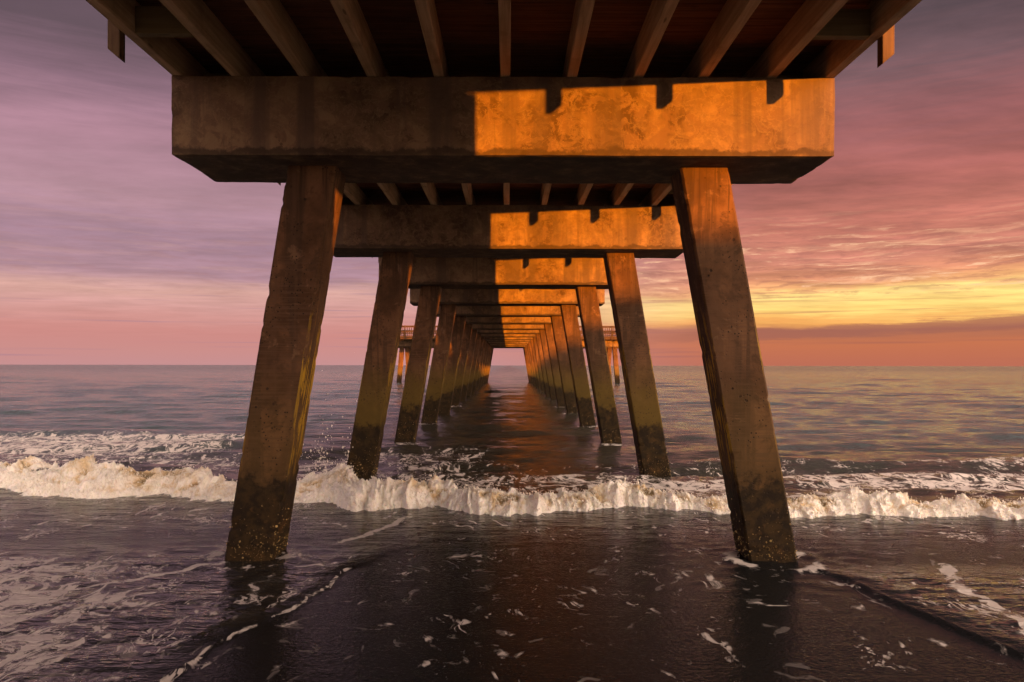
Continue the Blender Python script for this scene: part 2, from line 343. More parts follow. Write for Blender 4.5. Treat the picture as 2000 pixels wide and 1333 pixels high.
WH = np.array([(-40,.45),(-12,.38),(-8.5,.34),(-6,.37),(-5.0,.36),(-4.5,.22),(-3.9,.20),(-3.3,.34),(-2.7,.44),(-2.2,.36),(-1.5,.33),(-.8,.28),(0,.25),(1,.24),(2,.26),(3,.22),(4,.24),(5,.27),(6,.22),(7,.27),(12,.3),(40,.35)])
WW = np.array([(-40,1.6),(-8.5,1.6),(-5,1.3),(-3.9,1.0),(-2.6,1.25),(-1.5,1.05),(0,0.95),(2,0.8),(4,0.8),(7,0.9),(40,1.2)])
ip = lambda T, x: np.interp(x, T[:, 0], T[:, 1])
def wave_front(x): return ip(WF, x) - 0.12 + 0.22 * perlin(x * 1.0, 0 * x + 2.2, 0 * x) + 0.34 * np.abs(perlin(x * 2.1, 0 * x + 5.2, 0 * x)) + 0.20 * np.abs(perlin(x * 5.6, 0 * x + 1.2, 0 * x)) + 0.09 * np.abs(perlin(x * 15, 0 * x + 8.2, 0 * x))
def seg_dist(px, py, poly):
    """signed distance to an open polyline (positive on its left) and the position along it"""
    best = np.full(px.shape, 1e9); sgn = np.ones(px.shape); par = np.zeros(px.shape); acc = 0.0
    for (x0, y0), (x1, y1) in zip(poly[:-1], poly[1:]):
        ex, ey = x1 - x0, y1 - y0; L = math.hypot(ex, ey)
        tt = np.clip(((px - x0) * ex + (py - y0) * ey) / (L * L), 0, 1)
        qx, qy = px - x0 - tt * ex, py - y0 - tt * ey; dd = np.hypot(qx, qy); k = dd < best
        best = np.where(k, dd, best); sgn = np.where(k, np.sign(ex * qy - ey * qx), sgn); par = np.where(k, acc + tt * L, par); acc += L
    return best * sgn, par
LA = [(-2.42, 3.6), (-2.2, 4.97), (-2.13, 5.68), (-1.83, 6.33), (-1.66, 6.97), (-1.60, 7.6), (-1.25, 8.4), (-0.85, 8.94), (-0.3, 9.5)]
LB = [(2.98, 7.80), (3.19, 7.4), (3.30, 6.53), (3.44, 6.02), (3.6, 5.34), (3.8, 4.2), (4.0, 3.0)]
near = (Y < 16) & (np.abs(X) < 14)
H = np.zeros_like(X)
# open-water waves
sea = sstep(Y - ip(WF, X), 0.3, 3.0)
for i in range(64):
    lam = 0.35 * (12.0 / 0.35) ** (i / 63.0); th = rng.normal(0, 0.26 if lam > 0.8 else 0.6)
    kx, ky = math.sin(th), math.cos(th); ph = rng.uniform(0, 6.28)
    amp = 0.0068 * lam ** 0.78 * rng.uniform(0.6, 1.2)
    att = np.clip((lam / SP - 2.6) / 2.6, 0, 1)
    if lam > 3: amp *= 0.5
    cols = slice(*np.searchsorted(xs, (-400, 400))); rows = slice(0, int(np.searchsorted(ys, 12.0 * lam / 0.05)))
    x_, y_ = X[cols, rows], Y[cols, rows]; q = 2 * math.pi / lam
    r1, r2, r3, r4 = rng.uniform(0, 6.28, 4)
    wob = 1.1 * np.sin(q * 0.23 * x_ + r1 + 0.9 * np.sin(q * 0.11 * y_ + r2)); env = 0.75 + 0.55 * np.sin(q * 0.17 * x_ - q * 0.07 * y_ + r3) * np.sin(q * 0.13 * y_ + r4)
    s = np.sin(q * (kx * x_ + ky * y_) + ph + wob)
    H[cols, rows] += amp * att[cols, rows] * env * (s + 0.25 * (s * s - 0.5)) * sea[cols, rows]
# the swell right behind the breaker
bk = Y - ip(WF, X)
H += (0.09 + 0.16 * sstep(-X, 2, 7)) * np.exp(-np.clip(bk - 0.9, 0, 99) / 1.3) * sstep(bk, 0.25, 0.9)
H += 0.10 * np.exp(-((Y - 15.6 - 0.25 * perlin(X * .3, 0 * X, 0 * X)) / 0.6) ** 2) * sstep(X, 3.0, 5.0)
H += 0.13 * np.exp(-((Y - 18.5 + 0.12 * X) / 0.9) ** 2) * (0.5 + 0.5 * sstep(X, 2, 6))
# the wash in front: two sheets of water running in from the sides, each with a raised lip
sub = np.where(near)
xn, yn = X[sub], Y[sub]
dA, pA = seg_dist(xn, yn, LA); dB, pB = seg_dist(xn, yn, LB)
dA = dA + 0.05 * perlin(xn * 2.2, yn * 2.2, 0 * xn) + 0.015 * perlin(xn * 9, yn * 9, 0 * xn); dB = dB + 0.035 * perlin(xn * 1.6, yn * 1.6, 0 * xn + 4) + 0.012 * perlin(xn * 8, yn * 8, 0 * xn)
fA = sstep(9.6 - yn, 0.2, 2.0); fB = sstep(8.0 - yn, 0.0, 0.8)
hn = 0.011 * sstep(dA, -0.02, 0.06) * fA + 0.006 * np.exp(-((dA - 0.035) / 0.035) ** 2) * fA * (0.7 + 0.5 * perlin(pA * 3, 0 * pA, 0 * pA))
hn += 0.020 * sstep(dB, -0.02, 0.05) * fB + 0.012 * np.exp(-((dB - 0.035) / 0.04) ** 2) * fB
for o_, a_, w_ in ((0.16, 0.009, 0.035), (0.27, 0.008, 0.04), (0.40, 0.008, 0.045), (0.55, 0.007, 0.05), (0.74, 0.007, 0.06), (0.95, 0.006, 0.07)):
    wv = 0.6 + 0.6 * perlin(pA * 0.9, 0 * pA + o_ * 9, 0 * pA); hn += a_ * wv * np.exp(-((dA - o_) / w_) ** 2) * fA
    wv = 0.6 + 0.6 * perlin(pB * 0.8, 0 * pB + o_ * 7 + 3, 0 * pB); hn += 0.7 * a_ * wv * np.exp(-((dB - o_ * 1.1) / w_) ** 2) * fB
inA = sstep(dA, 0.0, 0.3) * fA; inB = sstep(dB, 0.0, 0.3) * fB
side_w = np.maximum(inA, inB); side_w = np.maximum(side_w, sstep(yn, 8.0, 10.5) * 0.6)
hn += side_w * (0.014 * perlin(xn * 1.5, yn * 3.2, 0 * xn) + 0.009 * perlin(xn * 4.2 + 3, yn * 7.5, 0 * xn + 1) + 0.004 * perlin(xn * 9, yn * 15, 0 * xn + 2))
# turbulence trailing from the near piles
for (px, py) in ((-2.75, 8.1), (2.80, 8.1)):
    rr = np.hypot(xn - px, (yn - py))
    hn += 0.020 * np.exp(-((rr - 0.46) / 0.08) ** 2) * (0.5 + 0.9 * np.abs(perlin(xn * 7, yn * 7, 0 * xn + 8))) + 0.016 * np.exp(-(rr / 1.1) ** 2) * perlin(xn * 4, yn * 6, 0 * xn + 5)
H[sub] += hn * (1 - sea[sub])
H[sub] += 0.034 * sea[sub] * np.exp(-np.clip(bk[sub] - 1.5, 0, 99) / 3) * (perlin(xn * 2.3, yn * 3.3, 0 * xn + 9) + 0.7 * perlin(xn * 5.3, yn * 7, 0 * xn + 11))
# foam cover
F = np.zeros_like(X)
F[sub] = (0.285 + 0.07 * perlin(xn * 0.6, yn * 0.6, 0 * xn)) * (1 - side_w)
F[sub] = np.maximum(F[sub], inA * (0.31 + 0.19 * sstep(-xn - 0.35 * (yn - 6), 2.3, 3.9) * sstep(9.3 - yn, 0, 1.5) + 0.13 * perlin(xn * 0.8, yn * 0.7, 0 * xn + 2)))
F[sub] = np.maximum(F[sub], inB * 0.33); F[sub] = np.maximum(F[sub], (0.32 + 0.07 * perlin(xn * 0.7, yn, 0 * xn + 6)) * sstep(yn, 8.2, 9.4))
lip = np.exp(-((dA - 0.02) / 0.03) ** 2) * fA * (0.50 + 0.35 * perlin(pA * 2.5, 0 * pA, 0 * pA)) * sstep(8.6 - yn, 0, 1.2); F[sub] = np.maximum(F[sub], 1.25 * lip)
LS = [(4.50, 7.9), (4.36, 7.6), (4.17, 7.05), (4.12, 6.46), (4.05, 5.96), (4.1, 5.0)]
dS, pS = seg_dist(xn, yn, LS); F[sub] = np.maximum(F[sub], 0.66 * np.exp(-((dS + 0.10 * perlin(xn * 2, yn * 2, 0 * xn)) / 0.12) ** 2))
dS, pS = seg_dist(xn, yn, [(4.75, 7.0), (4.6, 6.4), (4.45, 5.8), (4.5, 5.0)]); F[sub] = np.maximum(F[sub], 0.6 * np.exp(-((dS + 0.1 * perlin(xn * 2, yn * 2, 0 * xn)) / 0.16) ** 2))
dS, pS = seg_dist(xn, yn, [(-2.95, 7.9), (-3.2, 7.75), (-3.5, 7.3), (-3.9, 7.0), (-4.3, 6.9)]); F[sub] = np.maximum(F[sub], 0.75 * np.exp(-((dS + 0.07 * perlin(xn * 2, yn * 2, 0 * xn)) / 0.06) ** 2))
dS, pS = seg_dist(xn, yn, [(-1.95, 8.9), (-1.75, 9.2), (-1.55, 9.7), (-1.4, 10.3)]); F[sub] = np.maximum(F[sub], 0.75 * np.exp(-((dS + 0.08 * perlin(xn * 3, yn * 2, 0 * xn)) / 0.07) ** 2))
for (px, py) in ((-2.75, 8.1), (2.80, 8.1)):
    F[sub] = np.maximum(F[sub], (0.50 + 0.28 * perlin(xn * 4, yn * 4, 0 * xn)) * np.exp(-((np.hypot(xn - px, yn - py) - 0.42) / 0.16) ** 2))
def blob(x0, x1, y0, y1, v, sx_=1.0, sy_=0.8):
    global F
    F = np.maximum(F, v * sstep(X, x0 - sx_, x0 + sx_) * sstep(-X, -x1 - sx_, -x1 + sx_) * sstep(Y, y0 - sy_, y0 + sy_) * sstep(-Y, -y1 - sy_, -y1 + sy_))
blob(-16, -6.3, 17.2, 22.6, 0.55, 2.0, 1.2); blob(-14, -4.5, 14.2, 18.0, 0.44, 1.5, 1.0)
blob(4.4, 14, 12.2, 14.6, 0.55, 1.0, 0.7); blob(1.0, 4.6, 11.8, 13.6, 0.58, 0.6, 0.6); blob(8.5, 16, 14.5, 16.5, 0.50, 1, .7)
blob(-3.4, -0.2, 14.8, 18.5, 0.45, 0.7, 1.0); blob(-6, 6, 11.2, 12.6, 0.44, 0.6, 0.4)
blob(-4.6, -2.2, 12.4, 17.5, 0.46, 0.6, 1.2); blob(-2.4, 3.0, 11.8, 14.6, 0.47, 0.5, 0.6)
for k in range(1, 7):
    for s in (-1, 1):
        F = np.maximum(F, 0.47 * np.exp(-((X - XC - s * 2.75) / 0.75) ** 2 - ((Y - 8.1 - 6.1 * k + 0.3) / 0.6) ** 2))
me = mesh_np('sea', np.stack([X, Y, H], -1).reshape(-1, 3), grid_faces(len(xs), len(ys)))
fattr(me, 'foam', F); fattr(me, 'open_sea', sea)
SW = np.ones_like(X); SW[sub] = np.maximum(side_w, sea[sub]); fattr(me, 'ripple', SW)

m, N, b = new_mat('sea_water')
P = N.n.new('ShaderNodeNewGeometry').outputs['Position']; px_, py_, pz_ = N.xyz(P)
at = lambda nm: N.node('ShaderNodeAttribute', {'attribute_name': nm}).outputs['Fac']
foam, opn, rip = at('foam'), at('open_sea'), at('ripple')
flat = N.comb(px_, py_, 0.0)
wv = N.noise(N.map(flat, (0.9, 0.6, 1)), 1.0, 3, 0.5)
wp = N.vm('ADD', flat, N.comb(N.m('MULTIPLY', N.m('SUBTRACT', wv, 0.5), 1.4), N.m('MULTIPLY', N.m('SUBTRACT', N.noise(flat, 0.8, 3), 0.5), 1.4), 0.0))
f1 = N.noise(N.map(wp, (4.6, 2.9, 1)), 1.0, 6, 0.62, 0.35)
f2 = N.noise(N.map(wp, (15.0, 10.0, 1), (0, 0, 0.3)), 1.0, 4, 0.6, 0.6)
cell = N.vor(N.map(wp, (4.2, 3.0, 1)), 1.0, 'DISTANCE_TO_EDGE')
lace = N.ss(cell, 0.16, 0.02)
fn = N.m('ADD', N.m('ADD', N.m('MULTIPLY', f1, 0.74), N.m('MULTIPLY', f2, 0.20)), N.m('MULTIPLY', lace, 0.06))
th = N.m('SUBTRACT', 0.78, N.m('MULTIPLY', foam, 0.54))
fmask = N.ss(fn, th, N.m('ADD', th, 0.03))
fthin = N.m('MULTIPLY', N.ss(fn, N.m('SUBTRACT', th, 0.05), th), 0.12)
cov = N.m('MAXIMUM', N.m('MULTIPLY', N.m('MULTIPLY', fmask, N.ss(f2, 0.25, 0.6, 0.62, 1.0)), N.m('ADD', 0.66, N.m('MULTIPLY', opn, 0.30))), fthin)
rg = N.noise(N.map(wp, (3.0, 1.9, 1), (0, 0, 0.5)), 1.0, 3, 0.5, 0.6)
rgd = N.m('ABSOLUTE', N.m('SUBTRACT', rg, 0.5))
pt = N.noise(N.map(flat, (1.5, 1.0, 1), (0, 0, 0), (3.3, 1.1, 0)), 1.0, 4, 0.65)
pth = N.m('SUBTRACT', 0.76, N.m('MULTIPLY', foam, 0.60))
string = N.m('MULTIPLY', N.ss(rgd, N.m('MULTIPLY', N.ss(f2, 0.35, 0.62), 0.040), 0.006), N.ss(pt, pth, N.m('ADD', pth, 0.05)))   # thin drawn-out threads of foam
cov = N.m('MAXIMUM', cov, N.m('MULTIPLY', string, N.m('ADD', 0.62, N.m('MULTIPLY', opn, 0.2))))
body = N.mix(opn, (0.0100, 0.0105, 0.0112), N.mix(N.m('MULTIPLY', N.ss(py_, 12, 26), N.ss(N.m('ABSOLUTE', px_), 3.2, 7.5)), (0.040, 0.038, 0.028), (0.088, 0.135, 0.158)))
body = N.mix(N.m('MULTIPLY', N.m('MULTIPLY', rip, 0.6), N.ss(f1, 0.3, 0.7)), body, (0.045, 0.041, 0.038))
N.put(b.inputs['Base Color'], N.mix(cov, body, (0.80, 0.735, 0.72)))
N.put(b.inputs['Roughness'], N.m('ADD', N.m('ADD', N.ss(py_, 20, 400, 0.07, 0.22), N.m('MULTIPLY', N.m('SUBTRACT', 1.0, rip), 0.18)), N.m('MULTIPLY', cov, 0.5)))
b.inputs['IOR'].default_value = 1.34; N.put(b.inputs['Specular IOR Level'], N.m('SUBTRACT', N.m('ADD', 0.12, N.m('MULTIPLY', rip, 0.38)), N.m('MULTIPLY', opn, 0.08)))
# ripples: long-crested on the open water, grainy on the thin film
r1 = N.noise(N.map(flat, (1.6, 4.5, 1), (0, 0, 0.12)), 1.0, 3, 0.6)
r2 = N.noise(N.map(flat, (7.0, 15.0, 1), (0, 0, -0.15)), 1.0, 2, 0.6)
r3 = N.noise(N.map(flat, (26.0, 34.0, 1)), 1.0, 2, 0.6)
h1 = N.m('ADD', N.m('MULTIPLY', r1, 0.055), N.m('MULTIPLY', r2, 0.016))
h1 = N.m('MULTIPLY', h1, N.m('ADD', 0.12, N.m('MULTIPLY', rip, 0.88)))
h1 = N.m('ADD', h1, N.m('MULTIPLY', r3, 0.0055))
nrm = N.bump(h1, 1.0, 1.0)
def slope(sc_, rot_): 
    n_ = N.n.new('ShaderNodeTexNoise'); N.put(n_.inputs['Vector'], N.map(flat, sc_, (0, 0, rot_))); n_.inputs['Scale'].default_value = 1.0; n_.inputs['Detail'].default_value = 3; return n_.outputs['Color']
C5 = (0.5, 0.5, 0.5)
fs = N.m('ADD', N.ss(py_, 13, 90, 0.06, 0.26), N.ss(py_, 45, 300, 0.0, 0.6)); fs = N.m('MULTIPLY', fs, opn); ff = N.m('SUBTRACT', 1.0, rip)
sl = N.vm('ADD', N.vm('MULTIPLY', N.vm('SUBTRACT', slope((1.5, 1.9, 1), 0.1), C5), (0.40, 0.62, 0.0)), N.vm('MULTIPLY', N.vm('SUBTRACT', slope((0.33, 0.36, 1), -0.08), C5), (0.12, 0.30, 0.0)))
sl = N.vm('MULTIPLY', sl, N.comb(fs, fs, 0.0))
gr_ = N.vm('MULTIPLY', N.vm('SUBTRACT', slope((42, 48, 1), 0.3), C5), (0.20, 0.38, 0.0))          # grainy skin of the thin film
gf = N.m('ADD', 0.10, N.m('MULTIPLY', ff, 0.90)); gf = N.m('MULTIPLY', gf, N.m('SUBTRACT', 1.0, opn))
sl = N.vm('ADD', sl, N.vm('MULTIPLY', gr_, N.comb(gf, gf, 0.0)))
N.put(b.inputs['Normal'], N.vm('NORMALIZE', N.vm('ADD', nrm, sl)))
setp(link('sea', me, m), kind='structure')

# ------------------------------------------------------------------ the breaking wave
xa = np.arange(-10.5, 10.5, 0.013); ext = 10.5 * 1.02 ** np.arange(0, 68)
xs = np.concatenate([-ext[::-1], xa[1:], ext]); nv = 96; v = np.linspace(0, 1, nv) ** 1.1
U, V = np.meshgrid(xs, v, indexing='ij')
yf = wave_front(xs)[:, None]; Hh = ip(WH, xs)[:, None] * (0.72 + 0.42 * perlin(xs * 0.8, 0 * xs + 1.7, 0 * xs) + 0.30 * perlin(xs * 2.3, 0 * xs + 3.7, 0 * xs))[:, None]; Ww = ip(WW, xs)[:, None]
rise = 1 - (1 - np.clip(V / 0.62, 0, 1)) ** 1.35
fall = 1 - 1.05 * sstep(V, 0.58, 1.0)
Zb = Hh * rise * fall - 0.03 - 0.12 * sstep(V, 0.86, 1.0)
Yb = yf + Ww * V
ang = (0.25 + 1.35 * np.clip(V / 0.55, 0, 1))
A = np.sin(np.pi * np.clip(V * 0.96 + 0.04, 0, 1)) ** 0.55
flow = 0.35 * perlin(U * 1.3, Yb * 1.3, Zb * 1.3)
p3 = (U + flow, Yb * 0.8 + flow, Zb * 0.9)
n = lambda s, o=0.0: perlin(p3[0] * s + o, p3[1] * s - o, p3[2] * s + 2 * o)
bil = lambda s, o=0.0: np.sqrt(n(s, o) ** 2 + 0.008)
D_ = 0.19 * bil(1.9) + 0.15 * bil(4.2, 3.1) + 0.105 * bil(9, 1.3) + 0.07 * bil(20, 5.5) + 0.034 * bil(40, 8.1)
rag = perlin(U * 3.3, V * 2 + 4, 0 * U)
patchy = 0.55 + 0.45 * sstep(perlin(U * 0.7 + 2, V * 1.5, 0 * U + 8) + 0.3, -0.2, 0.5)
D_ = (D_ - 0.05) * patchy * A * (0.55 + 0.45 * np.clip(Hh / 0.4, 0, 1.2))
curl = 0.05 * Hh / 0.4 * np.exp(-((V - 0.36) / 0.12) ** 2)
toe = np.exp(-(V / 0.24) ** 2)
rag2 = perlin(U * 7.5, V * 5 + 1, 0 * U + 4.4); rag3 = perlin(U * 19, V * 9 + 1, 0 * U + 2.4)
Zb = Zb + sstep(V, 0.0, 0.07) * toe * (0.07 * rag + 0.06 * rag2 + 0.03 * rag3 - 0.005)
Yw = Yb - np.cos(ang) * D_ * 1.1 - curl + (0.08 * rag + 0.06 * rag2 + 0.03 * rag3) * toe * sstep(V, 0.0, 0.07)
Zw = Zb + np.sin(ang) * D_
Xw = U + 0.6 * D_ * n(3.0, 9.2)
spk = np.clip(perlin(U * 11, V * 3, 0 * U + 6) - 0.42, 0, 1) * 0.35 * np.exp(-((V - 0.42) / 0.10) ** 2) * (0.6 + Hh); Zw += spk
me = mesh_np('surf', np.stack([Xw, Yw, Zw], -1).reshape(-1, 3), grid_faces(len(xs), nv)[:, ::-1])
thin = sstep(perlin(U * 1.1 + 5, V * 1.6 + 2, 0 * U) + 0.55 * perlin(U * 3.2, V * 4, 0 * U + 3), -0.25, 0.45) * np.exp(-((V - 0.52) / 0.26) ** 2)
cav = 1 - np.clip(D_ / 0.11, 0, 1)
cav = sstep(cav + 0.25 * n(6.0, 4.4), 0.25, 0.95)
fattr(me, 'thin', thin * 0.85 + 0.30 * cav * thin + 0.62 * cav * sstep(V, 0.03, 0.2))  # hollows between the foam lumps are mixed towards darker tan as well
fattr(me, 'back', sstep(V + 0.25 * perlin(U * 2.2, V * 5, 0 * U + 1.5) + 0.12 * perlin(U * 7, V * 12, 0 * U), 0.66, 0.86))
m, N, b = new_mat('surf_foam')
tc = N.n.new('ShaderNodeTexCoord').outputs['Object']
at = lambda nm: N.node('ShaderNodeAttribute', {'attribute_name': nm}).outputs['Fac']
n1 = N.noise(tc, 9, 6, 0.65, 0.4); n2 = N.noise(tc, 34, 5, 0.65, 0.3); n3 = N.noise(N.map(tc, (30, 30, 9)), 1.0, 5, 0.6, 0.6)
tn = N.m('ADD', at('thin'), N.m('MULTIPLY', N.m('SUBTRACT', n1, 0.5), 0.7))
c = N.mix(N.ss(tn, 0.30, 1.0), (0.95, 0.905, 0.86), (0.70, 0.53, 0.31))
c = N.mix(N.ss(tn, 0.85, 1.25), c, (0.30, 0.22, 0.11))
c = N.mix(N.m('MULTIPLY', N.ss(n3, 0.50, 0.64), 0.38), c, (0.46, 0.37, 0.27))
bk_ = N.m('ADD', at('back'), N.m('MULTIPLY', N.m('SUBTRACT', n1, 0.5), 0.6)); bkm = N.ss(bk_, 0.35, 0.65)
c = N.mix(bkm, c, (0.055, 0.045, 0.03))
N.put(b.inputs['Base Color'], c); N.put(b.inputs['Roughness'], N.m('SUBTRACT', 0.6, N.m('MULTIPLY', bkm, 0.45)))
N.put(b.inputs['Normal'], N.bump(N.m('ADD', n2, N.m('MULTIPLY', n3, 0.8)), 0.8, 0.025))
b.inputs['Subsurface Weight'].default_value = 0.35; b.inputs['Subsurface Radius'].default_value = (0.05, 0.035, 0.02); b.inputs['Subsurface Scale'].default_value = 1.0
M_FOAM = m
setp(link('breaking_wave', me, m), 'foaming breaking wave rolling in across the whole shore', 'wave', kind='stuff')

# spray and froth beads thrown off the wave: one uncountable mass
oc = np.array([(1,0,0),(-1,0,0),(0,1,0),(0,-1,0),(0,0,1),(0,0,-1)], float)
of = np.array([(0,2,4),(2,1,4),(1,3,4),(3,0,4),(2,0,5),(1,2,5),(3,1,5),(0,3,5)])
pts = []; rad = []
nb = 15000
iu = rng.integers(70, len(xs) - 70, nb); vv = np.clip(rng.beta(1.6, 2.2, nb), 0, 0.8); iv = np.searchsorted(v, vv)
base_p = np.stack([Xw[iu, iv], Yw[iu, iv], Zw[iu, iv]], 1)
pts.append(base_p + rng.normal(0, 0.012, (nb, 3)) + np.array([0, -0.006, 0.008])); rad.append(rng.gamma(2.0, 0.0022, nb) + 0.002)
nb = 3200
iu = rng.integers(70, len(xs) - 70, nb); iv = np.full(nb, int(nb * 0)) + np.searchsorted(v, 0.42)
base_p = np.stack([Xw[iu, iv], Yw[iu, iv], Zw[iu, iv]], 1); up = rng.exponential(0.045, nb)
cl = np.clip(perlin(base_p[:, 0] * 1.7, 0 * up, 0 * up) + 0.25, 0.05, 1)
pts.append(base_p + np.stack([rng.normal(0, 0.03, nb), rng.normal(0, 0.10, nb), up * cl * 1.6 + 0.01], 1)); rad.append(rng.gamma(1.7, 0.0022, nb) + 0.0018)
# the splash thrown up beside the near left pile
for (cx, cy, cz, sx1, sz1, k) in ((-3.05, 12.6, 0.5, 0.06, 0.20, 60), (-2.95, 12.5, 0.8, 0.09, 0.25, 45), (-2.62, 12.4, 0.6, 0.05, 0.24, 60), (-3.1, 12.6, 0.62, 0.12, 0.07, 80), (-2.9, 12.6, 1.5, 0.30, 0.30, 10), (-2.85, 12.4, 0.45, 0.2, 0.1, 70), (-1.1, 11.4, 0.42, 0.07, 0.07, 40)):
    pts.append(np.stack([rng.normal(cx, sx1, k), rng.normal(cy, 0.08, k), np.maximum(rng.normal(cz, sz1, k), 0.1)], 1)); rad.append(rng.gamma(1.6, 0.0028, k) + 0.0015)
pts = np.concatenate(pts); rad = np.concatenate(rad); K = len(pts)
sc3 = rad[:, None] * rng.uniform(0.7, 1.3, (K, 3)); sc3[:, 2] *= rng.uniform(0.8, 2.2, K)
VV = pts[:, None, :] + oc[None] * sc3[:, None, :]
FF = of[None] + 6 * np.arange(K)[:, None, None]
me = mesh_np('spray', VV.reshape(-1, 3), FF.reshape(-1, 3))
m, N, b = new_mat('spray_drops'); b.inputs['Base Color'].default_value = (0.86, 0.80, 0.73, 1); b.inputs['Roughness'].default_value = 0.35
setp(link('wave_spray', me, m), 'drops and froth thrown up along the breaking wave', 'spray', kind='stuff')

# ------------------------------------------------------------------ the pier
ZB, ZT = 4.13, 4.915           # cap underside and top
SPAN, Y0, CAPD = 6.1, 7.62, 1.18
XL, XR = -3.34, 3.245
ZD = ZT + 0.305                # underside of the planks
pier = bpy.data.objects.new('pier', None); COL.objects.link(pier); pier.location = (XC, Y0, 0); pier.empty_display_size = 0.5
setp(pier, 'long timber fishing pier on concrete bents marching straight out to sea', 'pier')
OFF = Vector((-XC, -Y0, 0))
def part(name, me, mat, loc, parent=pier, base=None):
    o = link(name, me, mat, parent)
    o.location = Vector(loc) + (OFF if base is None else base)
    return o

def rough_box(sx, sy, sz, cell, bev, amp, chip, seed):
    """a cast concrete block from the origin to (sx, sy, sz) with worn arrises and shallow chips"""
    bm = bmesh.new(); box_bm(bm, 0, sx, 0, sy, 0, sz)
    def cut(axis, L):
        n_ = max(1, int(round(L / cell)))
        for i in range(1, n_):
            co = [0, 0, 0]; no = [0, 0, 0]; co[axis] = L * i / n_; no[axis] = 1
            bmesh.ops.bisect_plane(bm, geom=bm.verts[:] + bm.edges[:] + bm.faces[:], plane_co=co, plane_no=no)
    for a_, L in ((0, sx), (1, sy), (2, sz)): cut(a_, L)
    co = np.array([v_.co[:] for v_ in bm.verts]); S = np.array([sx, sy, sz]); c0 = co.copy()
    dlo = np.minimum(co, S - co); near_e = np.sort(dlo, 1)[:, 1]      # distance to the nearest arris along the face
    p_ = co + seed * 13.7
    w = np.exp(-near_e / 0.03)
    k = bev * (0.7 + 0.9 * np.clip(perlin(p_[:, 0] * 2.5, p_[:, 1] * 2.5, p_[:, 2] * 2.5), -0.6, 1)) + chip * np.clip(perlin(p_[:, 0] * 6, p_[:, 1] * 6, p_[:, 2] * 6) - 0.25, 0, 1)
    ctr = S / 2; sg = np.sign(ctr - co); on = (dlo < 1e-5)
    co += sg * on * (w * k)[:, None] * 0.5
    co += sg * on * (amp * perlin(p_[:, 0] * 1.2, p_[:, 1] * 1.2, p_[:, 2] * 1.2))[:, None]
    for v_, c_ in zip(bm.verts, co): v_.co = c_
    return bm
cap_hi = bm_mesh('cap', rough_box(XR - XL, CAPD, ZT - ZB, 0.055, 0.012, 0.004, 0.03, 1.0))
cap_b = bm_mesh('cap', rough_box(XR - XL, CAPD, ZT - ZB, 0.11, 0.012, 0.005, 0.02, 2.0))
cap_c = bm_mesh('cap', rough_box(XR - XL, CAPD, ZT - ZB, 0.4, 0.012, 0.004, 0.0, 3.0))
PW = 0.508
def pile_mesh(xt, xb, seed, cell):
    """a leaning square pile: xt, xb are its centre at the cap underside and at the water, relative to the pile's own origin xb"""
    zb, zt = -1.6, ZB + 0.012
    n_ = int((zt - zb) / cell)
    cs = []                                                        # cross-section with chamfered corners
    ch = 0.022; h = PW / 2; q = 5
    def side(ax, ay, bx, by):
        for i in range(q + 1): cs.append((ax + (bx - ax) * i / q, ay + (by - ay) * i / q))
    side(-h + ch, -h, h - ch, -h); side(h, -h + ch, h, h - ch); side(h - ch, h, -h + ch, h); side(-h, h - ch, -h, -h + ch)
    cs = np.array(cs); mloop = len(cs)
    zs = np.linspace(zb, zt, n_ + 1)
    Pm = np.zeros((n_ + 1, mloop, 3)); Pm[..., 0] = cs[None, :, 0]; Pm[..., 1] = cs[None, :, 1]; Pm[..., 2] = zs[:, None]
    x_, y_, z_ = Pm[..., 0] + seed * 9.1, Pm[..., 1] + seed * 4.3, Pm[..., 2]
    corner = ((np.arange(mloop) % (q + 1) == 0) | (np.arange(mloop) % (q + 1) == q))[None, :]
    chipv = (np.clip(perlin(x_ * 1.5, y_ * 1.5, z_ * 8) - 0.48, 0, 1) * 0.07 + np.clip(perlin(x_ * 3, y_ * 3, z_ * 15) - 0.45, 0, 1) * 0.05) * corner
    crust = sstep(-z_, -0.8, -0.3) * (0.006 * np.abs(perlin(x_ * 9, y_ * 9, z_ * 9)))
    r_ = np.hypot(Pm[..., 0], Pm[..., 1]); sc_ = 1 - (chipv - crust) / r_
    Pm[..., 0] *= sc_; Pm[..., 1] *= sc_
    Pm[..., 0] += (xt - xb) * (zs / ZB)[:, None]
    idx = np.arange((n_ + 1) * mloop).reshape(n_ + 1, mloop)
    a = idx[:-1]; b_ = np.roll(idx, -1, 1)[:-1]; c_ = np.roll(idx, -1, 1)[1:]; d_ = idx[1:]
    me = mesh_np('pile', Pm.reshape(-1, 3), np.stack([a, b_, c_, d_], -1).reshape(-1, 4), smooth=False)
    bm = bmesh.new(); bm.from_mesh(me); bm.verts.ensure_lookup_table()
    bm.faces.new([bm.verts[i] for i in idx[-1]]); bm.faces.new([bm.verts[i] for i in idx[0][::-1]])
    bm.to_mesh(me); bm.free(); return me
pile_far = {s: pile_mesh(s * 2.05, s * 2.75, 3 + s, 0.12) for s in (-1, 1)}

